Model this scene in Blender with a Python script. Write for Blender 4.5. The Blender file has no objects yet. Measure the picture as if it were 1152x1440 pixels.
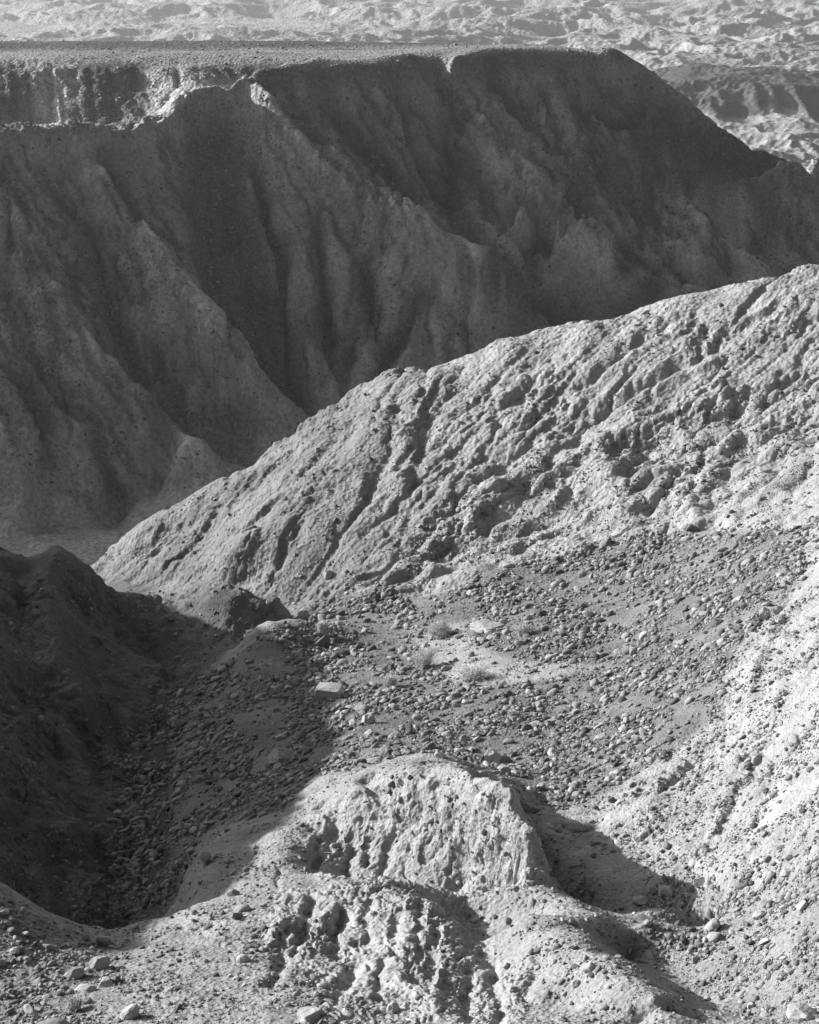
import numpy as np, math
F32=np.float32
PITCH=math.radians(22.0); FPX=1978.0
SUN_EL=math.radians(19.2); SUN_AZ=math.radians(22.0)   # azimuth: behind-left of the view
SUN=np.array([-math.cos(SUN_EL)*math.cos(SUN_AZ), math.cos(SUN_EL)*math.sin(SUN_AZ), math.sin(SUN_EL)])

# ---------------------------------------------------------------- survey points
def ray(px,py):
    a=(px-576)/FPX; b=(720-py)/FPX
    y=math.cos(PITCH)+b*math.sin(PITCH); z=-math.sin(PITCH)+b*math.cos(PITCH)
    return a/y, z/y
def P(px,py,Y):
    u,t=ray(px,py); return (u,math.log(Y),t)
def W(x,Y,z): return (x/Y,math.log(Y),z/Y)
def lerp(x,xs,ys): return float(np.interp(x,xs,ys))
# mean plane of the mesa's face: distance where the view ray through a survey mark meets it
def YM(px,py,d=0.0):
    Y0=lerp(px,[-100,0,340,600,760,860,1000,1152,1300],[130,136,158,174,186,190,196,202,206])
    z0=lerp(px,[-100,0,340,600,760,860,1000,1152,1300],[16,16.6,13.1,13.2,12.6,14.0,21.0,29.5,36])
    m =lerp(px,[0,340,600,1152],[.75,.76,.80,.82])
    T=-ray(px,py)[1]
    return (z0+m*Y0)/(m+T)+d
def spur(pts,bx=4.0,by=6.0,dz=4.5):
    # a crest, and the gully bottom its own body hides on the far side
    n=len(pts); cr=[];hid=[]
    for k,(px,py,d) in enumerate(pts):
        Y=YM(px,py,d); u,_,t=P(px,py,Y); g=min(1,(k+.35)/2.2)
        cr.append((u*Y,Y,t*Y)); hid.append((u*Y+bx*g,Y+by*g,t*Y-dz*g))
    wline(cr); wline(hid); wline([(x-4.2*min(1,(k+.6)/2),y-2.6*min(1,(k+.6)/2),z-3.7*min(1,(k+.6)/2)) for k,(x,y,z) in enumerate(cr)])
L=[]   # list of polylines in (u,v,t)
def line(pts): L.append([P(*p) for p in pts])
def wline(pts): L.append([W(*p) for p in pts])
def mline(pts): L.append([P(px,py,YM(px,py,d*lerp(px,[0,330,420],[.9,.9,1]))) for px,py,d in pts])

# ---- near ground
line([(-150,1440,10.5),(0,1440,10.8),(200,1440,10.4),(420,1440,10),(650,1440,10),(900,1440,10.1),(1152,1440,10),(1350,1440,9.6)])
wline([(-6,6.5,-7.2),(-2.5,6.2,-7.4),(0,6,-7.4),(3,6,-7.0),(6,6,-6.3)])
line([(0,1240,13.6),(60,1306,13.1),(110,1330,12.9),(150,1340,12.9),(205,1300,14.2),(300,1262,15.0),(400,1242,15.2),(470,1232,15.5),(560,1241,15.5),(650,1248,15.4),(760,1252,15.1)])
line([(760,1252,15.1),(830,1285,13.9),(900,1312,13.5),(980,1310,13.4),(1050,1290,13.6),(1090,1270,13.9)])
line([(0,1360,12.2),(100,1390,11.8),(200,1390,11.6),(300,1340,12.6),(420,1300,13.4)])
# lump at the bottom centre, steep on its right side
line([(600,1262,14.2),(625,1300,13.3),(640,1335,12.6),(640,1372,11.9),(660,1400,11.4)])
line([(655,1325,13.3),(690,1352,12.6),(720,1375,12.0)])
line([(560,1330,12.6),(560,1390,11.4)])
line([(740,1290,13.4),(790,1318,12.2),(850,1358,11.1),(915,1405,10.2),(950,1440,9.6)])
line([(865,1322,13.8),(925,1356,13.1),(990,1398,12.2),(1045,1440,11.3)])
line([(740,1380,11.5),(800,1425,10.7)])
line([(480,1300,13.6),(500,1370,11.9)])
# knob: cliff foot, cliff head, back edge
line([(480,1226,17.5),(560,1236,17.1),(620,1240,16.75),(690,1243,16.3),(745,1247,15.8)])
line([(460,1118,19.4),(510,1098,18.9),(560,1094,18.4),(610,1090,17.9),(665,1090,17.25),(705,1104,16.8),(728,1137,16.4),(742,1185,15.9),(752,1228,15.6)])
line([(470,1172,18.3),(560,1168,17.75),(640,1165,17.1),(700,1165,16.55)])
line([(652,1288,15.0),(678,1322,14.4),(705,1345,13.9)])
line([(600,1072,19.9),(640,1080,19.4),(700,1094,18.8)])
line([(470,1104,20.4),(540,1075,20.6),(600,1060,20.8)])
# hollow in the shade right of the knob
line([(765,1160,18.6),(800,1215,17.0),(860,1262,16.2),(940,1288,15.6),(1010,1283,15.2)])
wline([(1.55,17.2,-12.95),(2.2,16.4,-12.7),(3.0,15.8,-12.3),(3.8,15.3,-11.8)])
line([(750,1135,19.6),(800,1165,18.6),(850,1180,18.0),(930,1215,16.6),(1010,1240,15.4),(1080,1275,14.2)])
# left flank of the near spur
line([(450,1102,21.3),(400,1148,19.6),(325,1160,19.9),(292,1190,18.9),(284,1240,16.9)])
line([(430,1140,19.5),(400,1172,18.3),(395,1205,17.2)])
line([(352,1180,18.6),(342,1212,17.5),(332,1240,16.3)])
# deep shaded gully
line([(170,1240,23.5),(180,1150,26),(175,1060,29),(200,990,32.5),(280,945,34.8),(330,905,36.6),(372,890,37.6),(430,878,39.6),(455,858,41.5)])
wline([(-4.6,21.0,-16.9),(-4.9,19.0,-16.0),(-5.4,17.0,-14.6)])
wline([(-4.0,17.5,-15.0),(-4.6,15.6,-13.3)])
line([(250,1220,21.8),(250,1150,24.8),(300,1060,27.4),(330,1000,29.6),(345,950,32.0)])
line([(300,1120,25.0),(400,1060,25.8)])
# left hill
line([(-60,790,37.6),(0,775,38),(60,776,38),(105,779,38.2),(132,800,38.8),(152,826,39.8),(200,843,41.2)])
line([(-40,1240,19),(0,1200,20.6),(0,1100,23.3),(0,1000,26.8),(0,900,31),(10,830,35)])
line([(100,1250,21.5),(95,1150,24.4),(90,1060,27.4),(100,980,30.3),(110,900,34),(100,840,36.8)])
line([(200,900,37.6),(260,895,38.2)])
wline([(-17,38.5,-15.2),(-20,41,-12.8),(-24,44,-10.6),(-26,47,-13.0),(-28,52,-17)])
wline([(-12.6,37,-16.2),(-13,33,-15.2)])
wline([(-14.5,30,-12.2),(-13.5,25,-11.4),(-12.5,20,-9.8)])
# spur crest in front of the channel and the mound
line([(200,843,41.2),(240,848,40.2),(285,834,39.8),(320,821,39.7),(355,832,39.3),(400,847,38.9),(440,863,39.1)])
line([(350,888,34.2),(372,872,34.8),(410,868,35.2),(445,884,35.0)])
# channel at the foot of the ridge
line([(600,838,38.6),(540,848,39.6),(480,848,40.6)])
line([(455,858,41.5),(420,836,43.6),(360,826,44.6),(300,830,46.2),(230,828,48.6),(160,818,51.4),(120,812,54)])
wline([(-14.5,57,-27.5),(-18,64,-31.5),(-21,74,-36.5),(-24,86,-40.5)])
# scree bowl and right bank (columns)
line([(1152,1300,12.2),(1152,1200,14.0),(1152,1100,16),(1152,1000,18.5),(1152,900,22),(1152,800,27),(1152,720,32.5),(1152,640,40)])
line([(1040,1180,16.3),(1030,1100,18.2),(1020,1000,21.2),(1040,900,24.9),(1080,800,29.0),(1085,730,34)])
line([(900,1130,18.6),(880,1050,22.0),(870,950,27.0),(860,850,33.2),(850,775,38.6)])
line([(700,1075,22.6),(700,1000,26),(700,920,30.8),(700,850,36),(690,795,39.6)])
line([(600,1050,23.6),(600,1000,26.8),(590,940,30.8),(610,895,34.3),(560,870,36.8),(500,855,39.4)])
line([(500,1060,23.6),(480,1000,27.6),(450,960,30.6),(440,910,34)])
line([(850,775,38.6),(920,755,38.4),(1000,735,37.6),(1060,690,38),(1152,640,40)])
# ridge: shelf, mid face, crest
line([(1152,590,43),(1060,640,42.4),(960,690,41.4),(860,720,41.6),(760,760,41.8),(680,790,40.8)])
line([(1152,480,47.6),(1000,560,46.4),(850,610,46.4),(700,680,45.2),(560,740,44.2),(430,780,44.6),(300,790,46.4)])
line([(1300,330,51),(1152,372,52),(1080,389,52.6),(1000,408,53.2),(880,436,54),(760,463,54.6),(700,488,54.6),(620,516,54.6),(552,526,54.8),(500,545,54.8),(455,578,54.6),(400,617,54.2),(330,664,53.8),(260,702,53.8),(190,742,54),(140,790,54.8)])
wline([(22,60,-20),(8,66,-25),(-5,68,-29),(-14,70,-33)])
wline([(34,75,-33),(15,84,-37),(0,88,-39)])
# wash on the canyon floor
line([(-100,770,98),(0,766,99),(80,770,99),(150,768,100)])
line([(-100,742,104),(0,748,103),(100,752,103),(200,742,106)])
wline([(-15,100,-42.6),(0,104,-42.2),(20,112,-41.8),(45,130,-41),(70,150,-40.6)])
# ---- mesa
mline([(-120,205,0),(0,190,0),(70,180,0),(160,182,0),(225,166,0),(280,132,0),(340,105,0),(440,96,0),(520,88,0),(600,82,0),(700,74,0),(760,68,2),(820,70,2),(860,80,0),(900,103,0),(950,137,0),(1000,170,0),(1050,199,0),(1100,222,0),(1152,238,0),(1250,275,0)])
for k_,dz in ((5,0),(10,.1)):
    o=[]
    for (px,py) in ((440,96),(520,88),(600,82),(700,74),(760,68),(820,70),(860,80)):
        Y=YM(px,py); u,_,tt=P(px,py,Y); o.append((u*(Y+k_)-k_*.3,Y+k_,tt*Y-dz))
    wline(o)
for k_,dz in ((5,2.5),(14,9),(30,18)):
    o=[]
    for (px,py) in ((900,103),(950,137),(1000,170),(1050,199),(1100,222),(1152,238),(1250,275)):
        Y=YM(px,py); u,_,tt=P(px,py,Y); o.append((u*Y+k_*.35,Y+k_,tt*Y-dz))
    wline(o)
# lit spur
spur([(340,107,0),(380,150,-2.5),(430,195,-4.5),(470,226,-5.5),(550,290,-7),(600,325,-9),(665,362,-10.5),(720,398,-10),(758,440,-8)],5,7,3.4)
mline([(400,112,1),(480,165,2),(560,225,2.5),(620,275,3.0),(690,310,3),(750,360,3),(800,425,3)])
# notch gully
mline([(606,84,1),(620,110,3.5),(620,160,4.5),(628,215,5),(632,262,5.5)])
mline([(560,130,-1),(570,190,-1),(600,245,0)])
# second spur and its neighbours
spur([(680,160,-1.5),(715,215,-4.5),(745,243,-8),(800,290,-9),(850,335,-9),(900,375,-8)],5,7,3.6)
mline([(640,285,5),(700,275,2),(740,262,-1)])
mline([(720,110,1),(795,200,1.5),(860,275,2),(940,370,3)])
spur([(800,130,-1),(835,190,-4),(880,235,-5),(945,270,-8),(1000,330,-8),(1050,380,-6)],5,7,3.2)
mline([(830,90,1),(900,180,4.5),(960,230,5),(1040,300,4.5),(1110,370,4)])
mline([(880,105,-1),(960,180,-2.5),(1040,240,-3.5),(1100,280,-4),(1170,345,-4)])
mline([(1000,180,2),(1060,225,3),(1120,255,3.5),(1200,300,3.5)])
# chute between left hill and lit spur
mline([(300,140,1),(290,200,2.2),(290,260,3),(320,330,3.4),(360,420,4),(410,510,5),(432,580,6)])
mline([(390,240,0),(420,330,-.5),(440,420,1),(470,500,3)])
mline([(500,330,-1.5),(540,420,-1.5),(560,500,0)])
# pale spur with bright bump
mline([(150,185,-.5),(180,260,-1.5),(205,325,-3.2),(225,342,-4.8),(255,400,-5),(310,480,-4.5),(355,545,-3.5),(385,590,-2)])
mline([(640,440,-5.5),(620,500,-3),(600,540,-1)])
mline([(665,362,-8.5),(620,430,-5),(570,480,-2.5),(520,540,0)])
mline([(720,300,-2),(760,360,-1),(780,420,0)])
mline([(985,400,-5),(1040,330,-6),(1075,360,-5)])
mline([(880,350,-6),(905,395,-5)])
mline([(60,190,.5),(110,290,1.5),(150,380,2),(168,460,2.3),(225,560,3.4),(320,645,5)])
mline([(80,330,0),(110,400,-1),(140,470,-.5)])
mline([(20,190,0),(30,260,1)])
mline([(0,420,-3.5),(40,480,-3.2),(90,560,-3.5),(150,640,-3.5),(180,690,-2)])
mline([(230,300,0),(255,350,-1.5),(290,400,-1.2),(330,460,-.5)])
mline([(235,640,-4.5),(275,625,-5),(310,650,-3.6)])
mline([(0,260,-1.5),(20,330,-2),(70,410,-4.5),(130,500,-5),(195,575,-5.5),(250,610,-5),(300,650,-3)])
mline([(-60,330,4),(-20,430,5),(60,520,3),(110,600,2)])
mline([(-120,400,-3),(-40,500,-4),(0,600,-4),(40,660,-3)])
mline([(0,735,0),(80,722,0),(160,705,0),(230,700,0)])
# canyon foot under the right hand face
wline([(20,118,-40.4),(42,140,-39.6),(66,164,-39.6)])
# side valley behind the left crest
line([(-120,96,186),(0,92,188),(100,88,189),(200,87,190),(300,85,190),(440,84,190),(520,80,190)])
line([(-60,160,179),(40,150,181),(60,110,185.7)])
line([(150,150,181),(215,110,186)])
line([(240,140,180),(290,110,185),(400,98,186)])
wline([(-52,150,-26),(-38,158,-26.5),(-30,163,-25.5),(-22,167,-22),(-14,170,-17)])
# mesa top and its far edge
line([(-150,74,205),(0,73,206),(200,71,207),(400,69,207),(600,66,206),(760,64,204)])
line([(-150,66,225),(0,66,226),(200,65,226),(400,64,224),(560,63.5,218),(700,63,208)])
wline([(-90,262,-44),(-40,264,-44),(10,262,-44),(45,250,-44),(70,240,-44),(100,250,-50)])
wline([(-110,330,-55),(-50,330,-55),(0,330,-55),(50,330,-55),(100,330,-55),(150,330,-56)])
# high ground out of frame on the left (it shades the gully) and out of frame on the right
SH=[]
def shade(px,py,Y,t,drop=0.0):
    u,_,tt=P(px,py,Y); p=np.array([u*Y,Y,tt*Y])+SUN*t; SH.append((p[0],p[1],p[2]-drop))
shade(448,930,32.4,25); shade(430,960,30.2,25,.2); shade(468,985,28.6,25); shade(455,1010,27,25,.25); shade(480,1040,25.0,25.5); shade(425,1100,22,25,.2); shade(410,1148,19.6,25); shade(300,1165,19.4,25,.1); shade(285,1240,16.3,24); shade(210,1300,14.2,22); shade(130,1360,12.4,20)
def finish_lines():
    wline([tuple(p) for p in SH])
    p=SH[-1]; wline([(p[0]-.5,p[1]-6,p[2]+.8),(p[0]-1,p[1]-12,p[2]+1.2)])
    wline([(-36,50,-17),(-42,36,-6),(-40,20,-4)])
    wline([(12,20,-5),(14,30,-6.5),(19,40,-9),(26,50,-8.5)])
    wline([(10,12,-4.6),(9,8,-4.2)])
    wline([(-66,94,-30),(-64,100,-25),(-60,112,-22),(-56,122,-19.2),(-51,130,-17.6)])  # unseen hill added to keep the sun off the wash and mesa foot
    wline([(-80,110,-20)])
    wline([(-95,135,-12),(-110,180,-10)])
    wline([(110,160,-41),(160,190,-44)])
    wline([(130,210,-44),(170,260,-52)])
finish_lines()

def controls(step=0.011):
    out=[]
    for pl in L:
        a=np.array(pl,float)
        for i in range(len(a)-1):
            d=math.hypot(*(a[i+1,:2]-a[i,:2])); n=max(1,int(round(d/step)))
            # interpolate in world space so lines stay straight in the world
            w0=np.array([a[i,0],1,a[i,2]])*math.exp(a[i,1]); w1=np.array([a[i+1,0],1,a[i+1,2]])*math.exp(a[i+1,1])
            for k in range(n):
                w=w0+(w1-w0)*k/n; out.append((w[0]/w[1],math.log(w[1]),w[2]/w[1]))
        out.append(tuple(a[-1]))
    out=np.array(out)
    # merge near duplicates
    keep=[]; 
    key={}
    for p in out:
        k=(round(p[0]/.005),round(p[1]/.005))
        if k in key: continue
        key[k]=1; keep.append(p)
    return np.array(keep)

def rbf_grid(us,vs,c=0.006,lam=2e-4):
    C=controls(); n=len(C)
    d=np.sqrt((C[:,None,0]-C[None,:,0])**2+(C[:,None,1]-C[None,:,1])**2+c*c)
    A=np.zeros((n+3,n+3)); A[:n,:n]=-d; A[:n,:n][np.diag_indices(n)]+=lam
    A[:n,n]=1;A[:n,n+1]=C[:,0];A[:n,n+2]=C[:,1];A[n:,:n]=A[:n,n:].T
    b=np.concatenate([C[:,2],[0,0,0]]); w=np.linalg.solve(A,b)
    out=np.empty((len(vs),len(us)))
    for i,v in enumerate(vs):
        dv=(v-C[:,1])**2+c*c
        q=np.sqrt((us[:,None]-C[None,:,0])**2+dv[None,:]).astype(F32)
        out[i]=-(q@w[:n].astype(F32))+w[n]+w[n+1]*us+w[n+2]*v
    return out*np.exp(vs)[:,None],n

# ---------------------------------------------------------------- resampling (Catmull-Rom, separable)
def resample(Z,x0,dx,xs,axis):
    p=(xs-x0)/dx; n=Z.shape[axis]; p=np.clip(p,0,n-1.001); i=np.floor(p).astype(int); t=(p-i)
    ws=[-.5*t+t*t-.5*t**3, 1-2.5*t*t+1.5*t**3, .5*t+2*t*t-1.5*t**3, -.5*t*t+.5*t**3]
    out=0
    for k,w in enumerate(ws):
        j=np.clip(i+k-1,0,n-1); w=w.astype(Z.dtype)
        out=out+np.take(Z,j,axis=axis)*(w[:,None] if axis==0 else w[None,:])
    return out

# ---------------------------------------------------------------- water carving
NB=[(-1,0,1.),(1,0,1.),(0,-1,1.),(0,1,1.),(-1,-1,1.41421),(-1,1,1.41421),(1,-1,1.41421),(1,1,1.41421)]
def carve(Z,cell,iters,K,m=0.45,diff=0.1,seed=1,amp=0.02,mask=None,dep=0.0):
    """Z heights on a conformal grid, cell = metres per step of each row (n,1)."""
    rng=np.random.default_rng(seed); H,Wd=Z.shape
    Z=Z+rng.standard_normal(Z.shape)*amp*cell
    idx=np.arange(H*Wd).reshape(H,Wd); cellf=np.broadcast_to(cell,Z.shape)
    for it in range(iters):
        Zp=np.pad(Z,1,mode='edge'); best=np.zeros_like(Z); rc=idx.copy()
        low=np.full_like(Z,1e9)
        for dy,dx,dl in NB:
            nb=Zp[1+dy:H+1+dy,1+dx:Wd+1+dx]; s=(Z-nb)/dl
            low=np.minimum(low,np.where(nb==Z,1e9,nb))
            inside=np.ones_like(Z,bool)
            if dy==-1: inside[0]=False
            if dy==1: inside[-1]=False
            if dx==-1: inside[:,0]=False
            if dx==1: inside[:,-1]=False
            g=(s>best)&inside; best=np.where(g,s,best); rc=np.where(g,idx+dy*Wd+dx,rc)
        pit=(rc==idx); r=rc.ravel(); cur=np.ones(H*Wd); A=np.ones(H*Wd); live=np.nonzero(r!=idx.ravel())[0]
        src=live
        w=np.ones(len(src))
        # pass water downstream a step at a time
        pos=r.copy(); load=cur
        load=np.bincount(r[src],minlength=H*Wd).astype(float)
        for k in range(450):
            A+=load; nz=np.nonzero(load)[0]; nz=nz[r[nz]!=nz]
            if len(nz)<50: break
            load=np.bincount(r[nz],weights=load[nz],minlength=H*Wd)
        A=A.reshape(H,Wd)
        drop=best
        e=K*(A**m)*(best)       # best = slope*cell
        e=np.minimum(e,drop*0.45)
        if mask is not None: e=e*mask
        Z=Z-e
        Z=np.where(pit&(low<1e8),np.maximum(Z,low+1e-3*cell),Z)
        Zp=np.pad(Z,1,mode='edge')
        lap=(Zp[:-2,1:-1]+Zp[2:,1:-1]+Zp[1:-1,:-2]+Zp[1:-1,2:]-4*Z)
        Z=Z+diff*lap*(1 if mask is None else mask)
    return Z,A

# ---------------------------------------------------------------- noise
_rng=np.random.default_rng(7); PERM=_rng.permutation(4096).astype(np.int32)
G3=_rng.standard_normal((4096,3)).astype(F32); G3/=np.linalg.norm(G3,axis=1,keepdims=True)
def _h(i,j,k): return PERM[(PERM[(PERM[i&4095]+j)&4095]+k)&4095]
def noise3(x,y,z):
    x=np.asarray(x,F32);y=np.asarray(y,F32);z=np.asarray(z,F32)
    i=np.floor(x);j=np.floor(y);k=np.floor(z); fx=x-i;fy=y-j;fz=z-k
    i=i.astype(np.int32);j=j.astype(np.int32);k=k.astype(np.int32)
    sx=fx*fx*fx*(fx*(fx*6-15)+10);sy=fy*fy*fy*(fy*(fy*6-15)+10);sz=fz*fz*fz*(fz*(fz*6-15)+10)
    def c(a,b,d):
        g=G3[_h(i+a,j+b,k+d)]; return g[...,0]*(fx-a)+g[...,1]*(fy-b)+g[...,2]*(fz-d)
    def mix(a,b,t): return a+(b-a)*t
    return mix(mix(mix(c(0,0,0),c(1,0,0),sx),mix(c(0,1,0),c(1,1,0),sx),sy),mix(mix(c(0,0,1),c(1,0,1),sx),mix(c(0,1,1),c(1,1,1),sx),sy),sz)*1.6
def sstep(a,b,x):
    t=np.clip((x-a)/(b-a),0,1); return t*t*(3-2*t)

# ---------------------------------------------------------------- regions of the ground
def to_px(u,t):
    c,s_=math.cos(PITCH),math.sin(PITCH)
    b=(s_+t*c)/(c-t*s_); y=c+b*s_
    return 576+FPX*u*y, 720-FPX*b
def inpoly(x,y,pts):
    pts=np.array(pts,float); inside=np.zeros(x.shape,bool); n=len(pts)
    for i in range(n):
        x0,y0=pts[i]; x1,y1=pts[(i+1)%n]
        c=((y0>y)!=(y1>y)); 
        xi=(x1-x0)*(y-y0)/((y1-y0) if y1!=y0 else 1e-9)+x0
        inside^=(c&(x<xi))
    return inside
def blur(M,n):
    M=M.astype(float)
    for _ in range(n):
        M=(np.pad(M,((1,1),(0,0)),mode='edge')[:-2]+np.pad(M,((1,1),(0,0)),mode='edge')[2:]+2*M)/4
        M=(np.pad(M,((0,0),(1,1)),mode='edge')[:,:-2]+np.pad(M,((0,0),(1,1)),mode='edge')[:,2:]+2*M)/4
    return M
POLY_SCREE=[(470,835),(600,838),(700,800),(830,778),(930,748),(1010,748),(1100,745),(1200,700),(1200,770),(1090,815),(1045,900),(1010,1000),(940,1060),(860,1110),(790,1135),(740,1112),(700,1085),(600,1062),(500,1078),(440,1104),(400,1142),(290,1160),(230,1260),(150,1250),(170,1150),(170,1060),(200,1000),(290,945),(370,890),(440,872)]
POLY_CHUTE_SHADE=[[(262,150),(330,150),(345,250),(385,350),(425,450),(445,580),(400,545),(340,440),(270,340),(245,240)],
            [(95,270),(125,270),(165,370),(190,460),(240,550),(330,640),(300,650),(220,570),(160,480),(130,390)],
            [(150,100),(215,95),(170,180),(80,180)],[(600,255),(640,268),(720,350),(800,400),(830,450),(740,450),(690,365),(640,330)],[(890,110),(1000,175),(1150,240),(1100,248),(970,225),(880,170)],[(790,400),(930,380),(940,430),(800,450)],[(-50,100),(40,100),(60,178),(-50,190)],[(110,95),(200,90),(215,155),(150,180),(90,178)],[(250,108),(330,94),(430,88),(300,112)]]  # dark stony chutes, plus gully and slope shade put in as dark tone
POLY_ROCK=[[(455,1095),(560,1085),(700,1090),(735,1130),(762,1240),(720,1262),(560,1245),(440,1235),(420,1170)],
           [(390,1250),(560,1242),(650,1255),(700,1330),(735,1400),(740,1560),(400,1560),(470,1400),(370,1330)]]
POLY_BANK=[(1300,560),(1152,640),(1060,690),(1000,748),(1100,745),(1100,800),(1045,900),(1010,1000),(930,1065),(850,1125),(800,1165),(900,1190),(1010,1240),(1080,1270),(1152,1200),(1500,1200)]
POLY_RUBBLE=[[(930,1240),(1060,1250),(1152,1160),(1300,1160),(1300,1500),(1080,1500),(1000,1350),(900,1300)],
             [(-100,1290),(90,1330),(160,1320),(190,1380),(150,1430),(240,1500),(-200,1500)],
             [(560,1400),(380,1370),(360,1500),(560,1500)]]

POLY_OUT=[(480,815),(560,750),(640,700),(740,640),(850,630),(960,590),(1152,520),(1300,470),(1300,560),(1152,655),(1010,747),(930,747),(830,777),(700,800),(600,835)]
POLY_SAND=[(575,882),(645,876),(700,925),(770,930),(880,935),(820,965),(700,972),(640,962),(596,935)]
POLY_LIP=[(0,1500),(150,1250),(560,1242),(760,1250),(900,1310),(1060,1295),(1200,1500)]

# gullies (depth > 0) and ribs (depth < 0) worn into the coarse form: points, width, depth in metres, distance range
CUTS=[([(640,540),(608,570),(596,620),(585,670)],15,1.0,36,58),([(780,590),(720,640),(650,700),(560,790),(500,838)],10,.8,36,58),
([(1160,385),(1080,402),(1045,432)],8,.7,40,60),([(1030,470),(990,490),(930,530),(860,570),(790,640),(735,690)],10,.9,36,58),
([(560,560),(545,640),(515,700),(470,760)],11,.7,36,58),([(700,692),(640,742),(560,802),(510,842)],16,-.7,36,58),
([(1010,555),(900,600),(800,650),(700,690)],20,-.6,36,58),([(420,620),(330,700),(250,780)],12,.8,40,58),
([(500,600),(440,700),(390,800)],12,.7,36,58),([(455,610),(390,700),(320,800)],14,-.6,36,58),([(330,684),(240,744),(175,792)],11,.8,40,58),
([(900,470),(850,520),(790,560),(700,620)],9,.5,36,58),([(1152,520),(1080,560),(1000,600),(940,640)],12,.8,36,58),([(1152,600),(1090,630),(1040,660)],13,-.8,36,50),
([(1150,560),(1060,610),(960,660),(880,690)],12,-.5,36,58),([(940,690),(950,735)],10,.8,36,50),([(1000,690),(1015,740)],9,.7,36,50),
([(840,650),(870,700),(880,735)],22,-.8,36,50),([(960,700),(975,735)],16,-.8,36,50),([(1150,660),(1080,690),(1030,735)],22,-.8,36,50),
([(150,200),(200,280),(240,350),(262,420)],8,1.8,90,190),([(560,110),(590,180),(625,250)],8,2.2,120,200),([(700,95),(745,155),(810,205)],8,2.4,120,205),
([(450,115),(520,190),(590,262)],8,2.0,120,200),([(60,220),(95,265),(130,320)],7,1.8,90,180),([(10,300),(60,360),(105,430),(150,500)],8,2.0,90,180),
([(840,115),(900,170),(975,225)],8,2.4,120,210),([(930,155),(1005,212),(1085,255)],8,2.2,120,210),([(500,130),(555,205)],6,1.6,120,200),
([(400,160),(450,215),(470,240)],6,1.6,120,200),([(355,190),(370,260),(400,330)],8,1.4,120,190),([(440,260),(455,330),(450,420)],8,1.6,110,180),
([(520,320),(510,400),(480,470)],9,1.8,110,180),([(600,360),(560,430),(540,500)],9,2.0,100,170),([(660,380),(640,450),(640,500)],8,1.8,100,170),
([(720,420),(700,460)],7,1.5,100,170),([(0,470),(50,520),(60,600)],10,1.6,90,150),([(120,520),(140,600),(170,660)],9,1.6,90,150),
([(800,240),(850,300),(890,350)],9,2.0,120,200),([(1000,290),(1060,340),(1120,370)],9,2.0,120,210),([(650,190),(690,240)],8,2.0,120,200),
([(880,300),(900,350)],8,1.5,120,200),([(740,300),(760,370)],9,1.8,120,200),
([(105,850),(112,900),(130,960)],22,.7,25,40),([(40,800),(30,870),(50,940)],30,.7,25,42),([(60,960),(90,1040),(120,1120)],26,.6,20,36),([(160,850),(200,900),(240,940)],19,.6,28,42),
([(20,1080),(60,1150),(90,1230)],30,.6,16,30),([(80,785),(75,860),(95,930),(130,990)],28,-.8,28,42),([(0,1030),(60,1110),(110,1180)],26,-.5,18,32),
([(1060,1060),(1020,1110),(1000,1160)],14,-.25,14,22),([(1090,880),(1060,930),(1050,980)],14,-.4,18,30),([(1150,960),(1100,1010),(1060,1070)],14,.25,14,26),
([(960,1080),(900,1110),(860,1150)],12,-.2,16,24),([(1130,1040),(1090,1090),(1070,1150)],12,.2,13,22),([(1140,780),(1110,830),(1080,870)],14,.35,20,36)]
CUTS=[(a,w*(.8 if y1<70 else .85),d*(.55 if (y1<70 and d>0) else .8 if y1<70 else 1.35),y0,y1) for a,w,d,y0,y1 in CUTS]
CUTS=[(a,w*1.6 if (y1>70 and d>0) else w,d*1.5 if y1>70 else d,y0,y1) for a,w,d,y0,y1 in CUTS]
PROT=[([(-120,205),(0,190),(70,180),(160,182),(225,166),(280,132),(340,105),(440,96),(520,88),(600,82),(700,74),(760,68),(860,80)],15),
([(340,105),(380,150),(430,195),(470,226),(550,290),(600,325),(665,362),(720,398)],8),([(200,320),(225,342),(255,400),(310,480)],8),([(720,215),(745,245),(800,290),(850,335)],8)]
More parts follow.
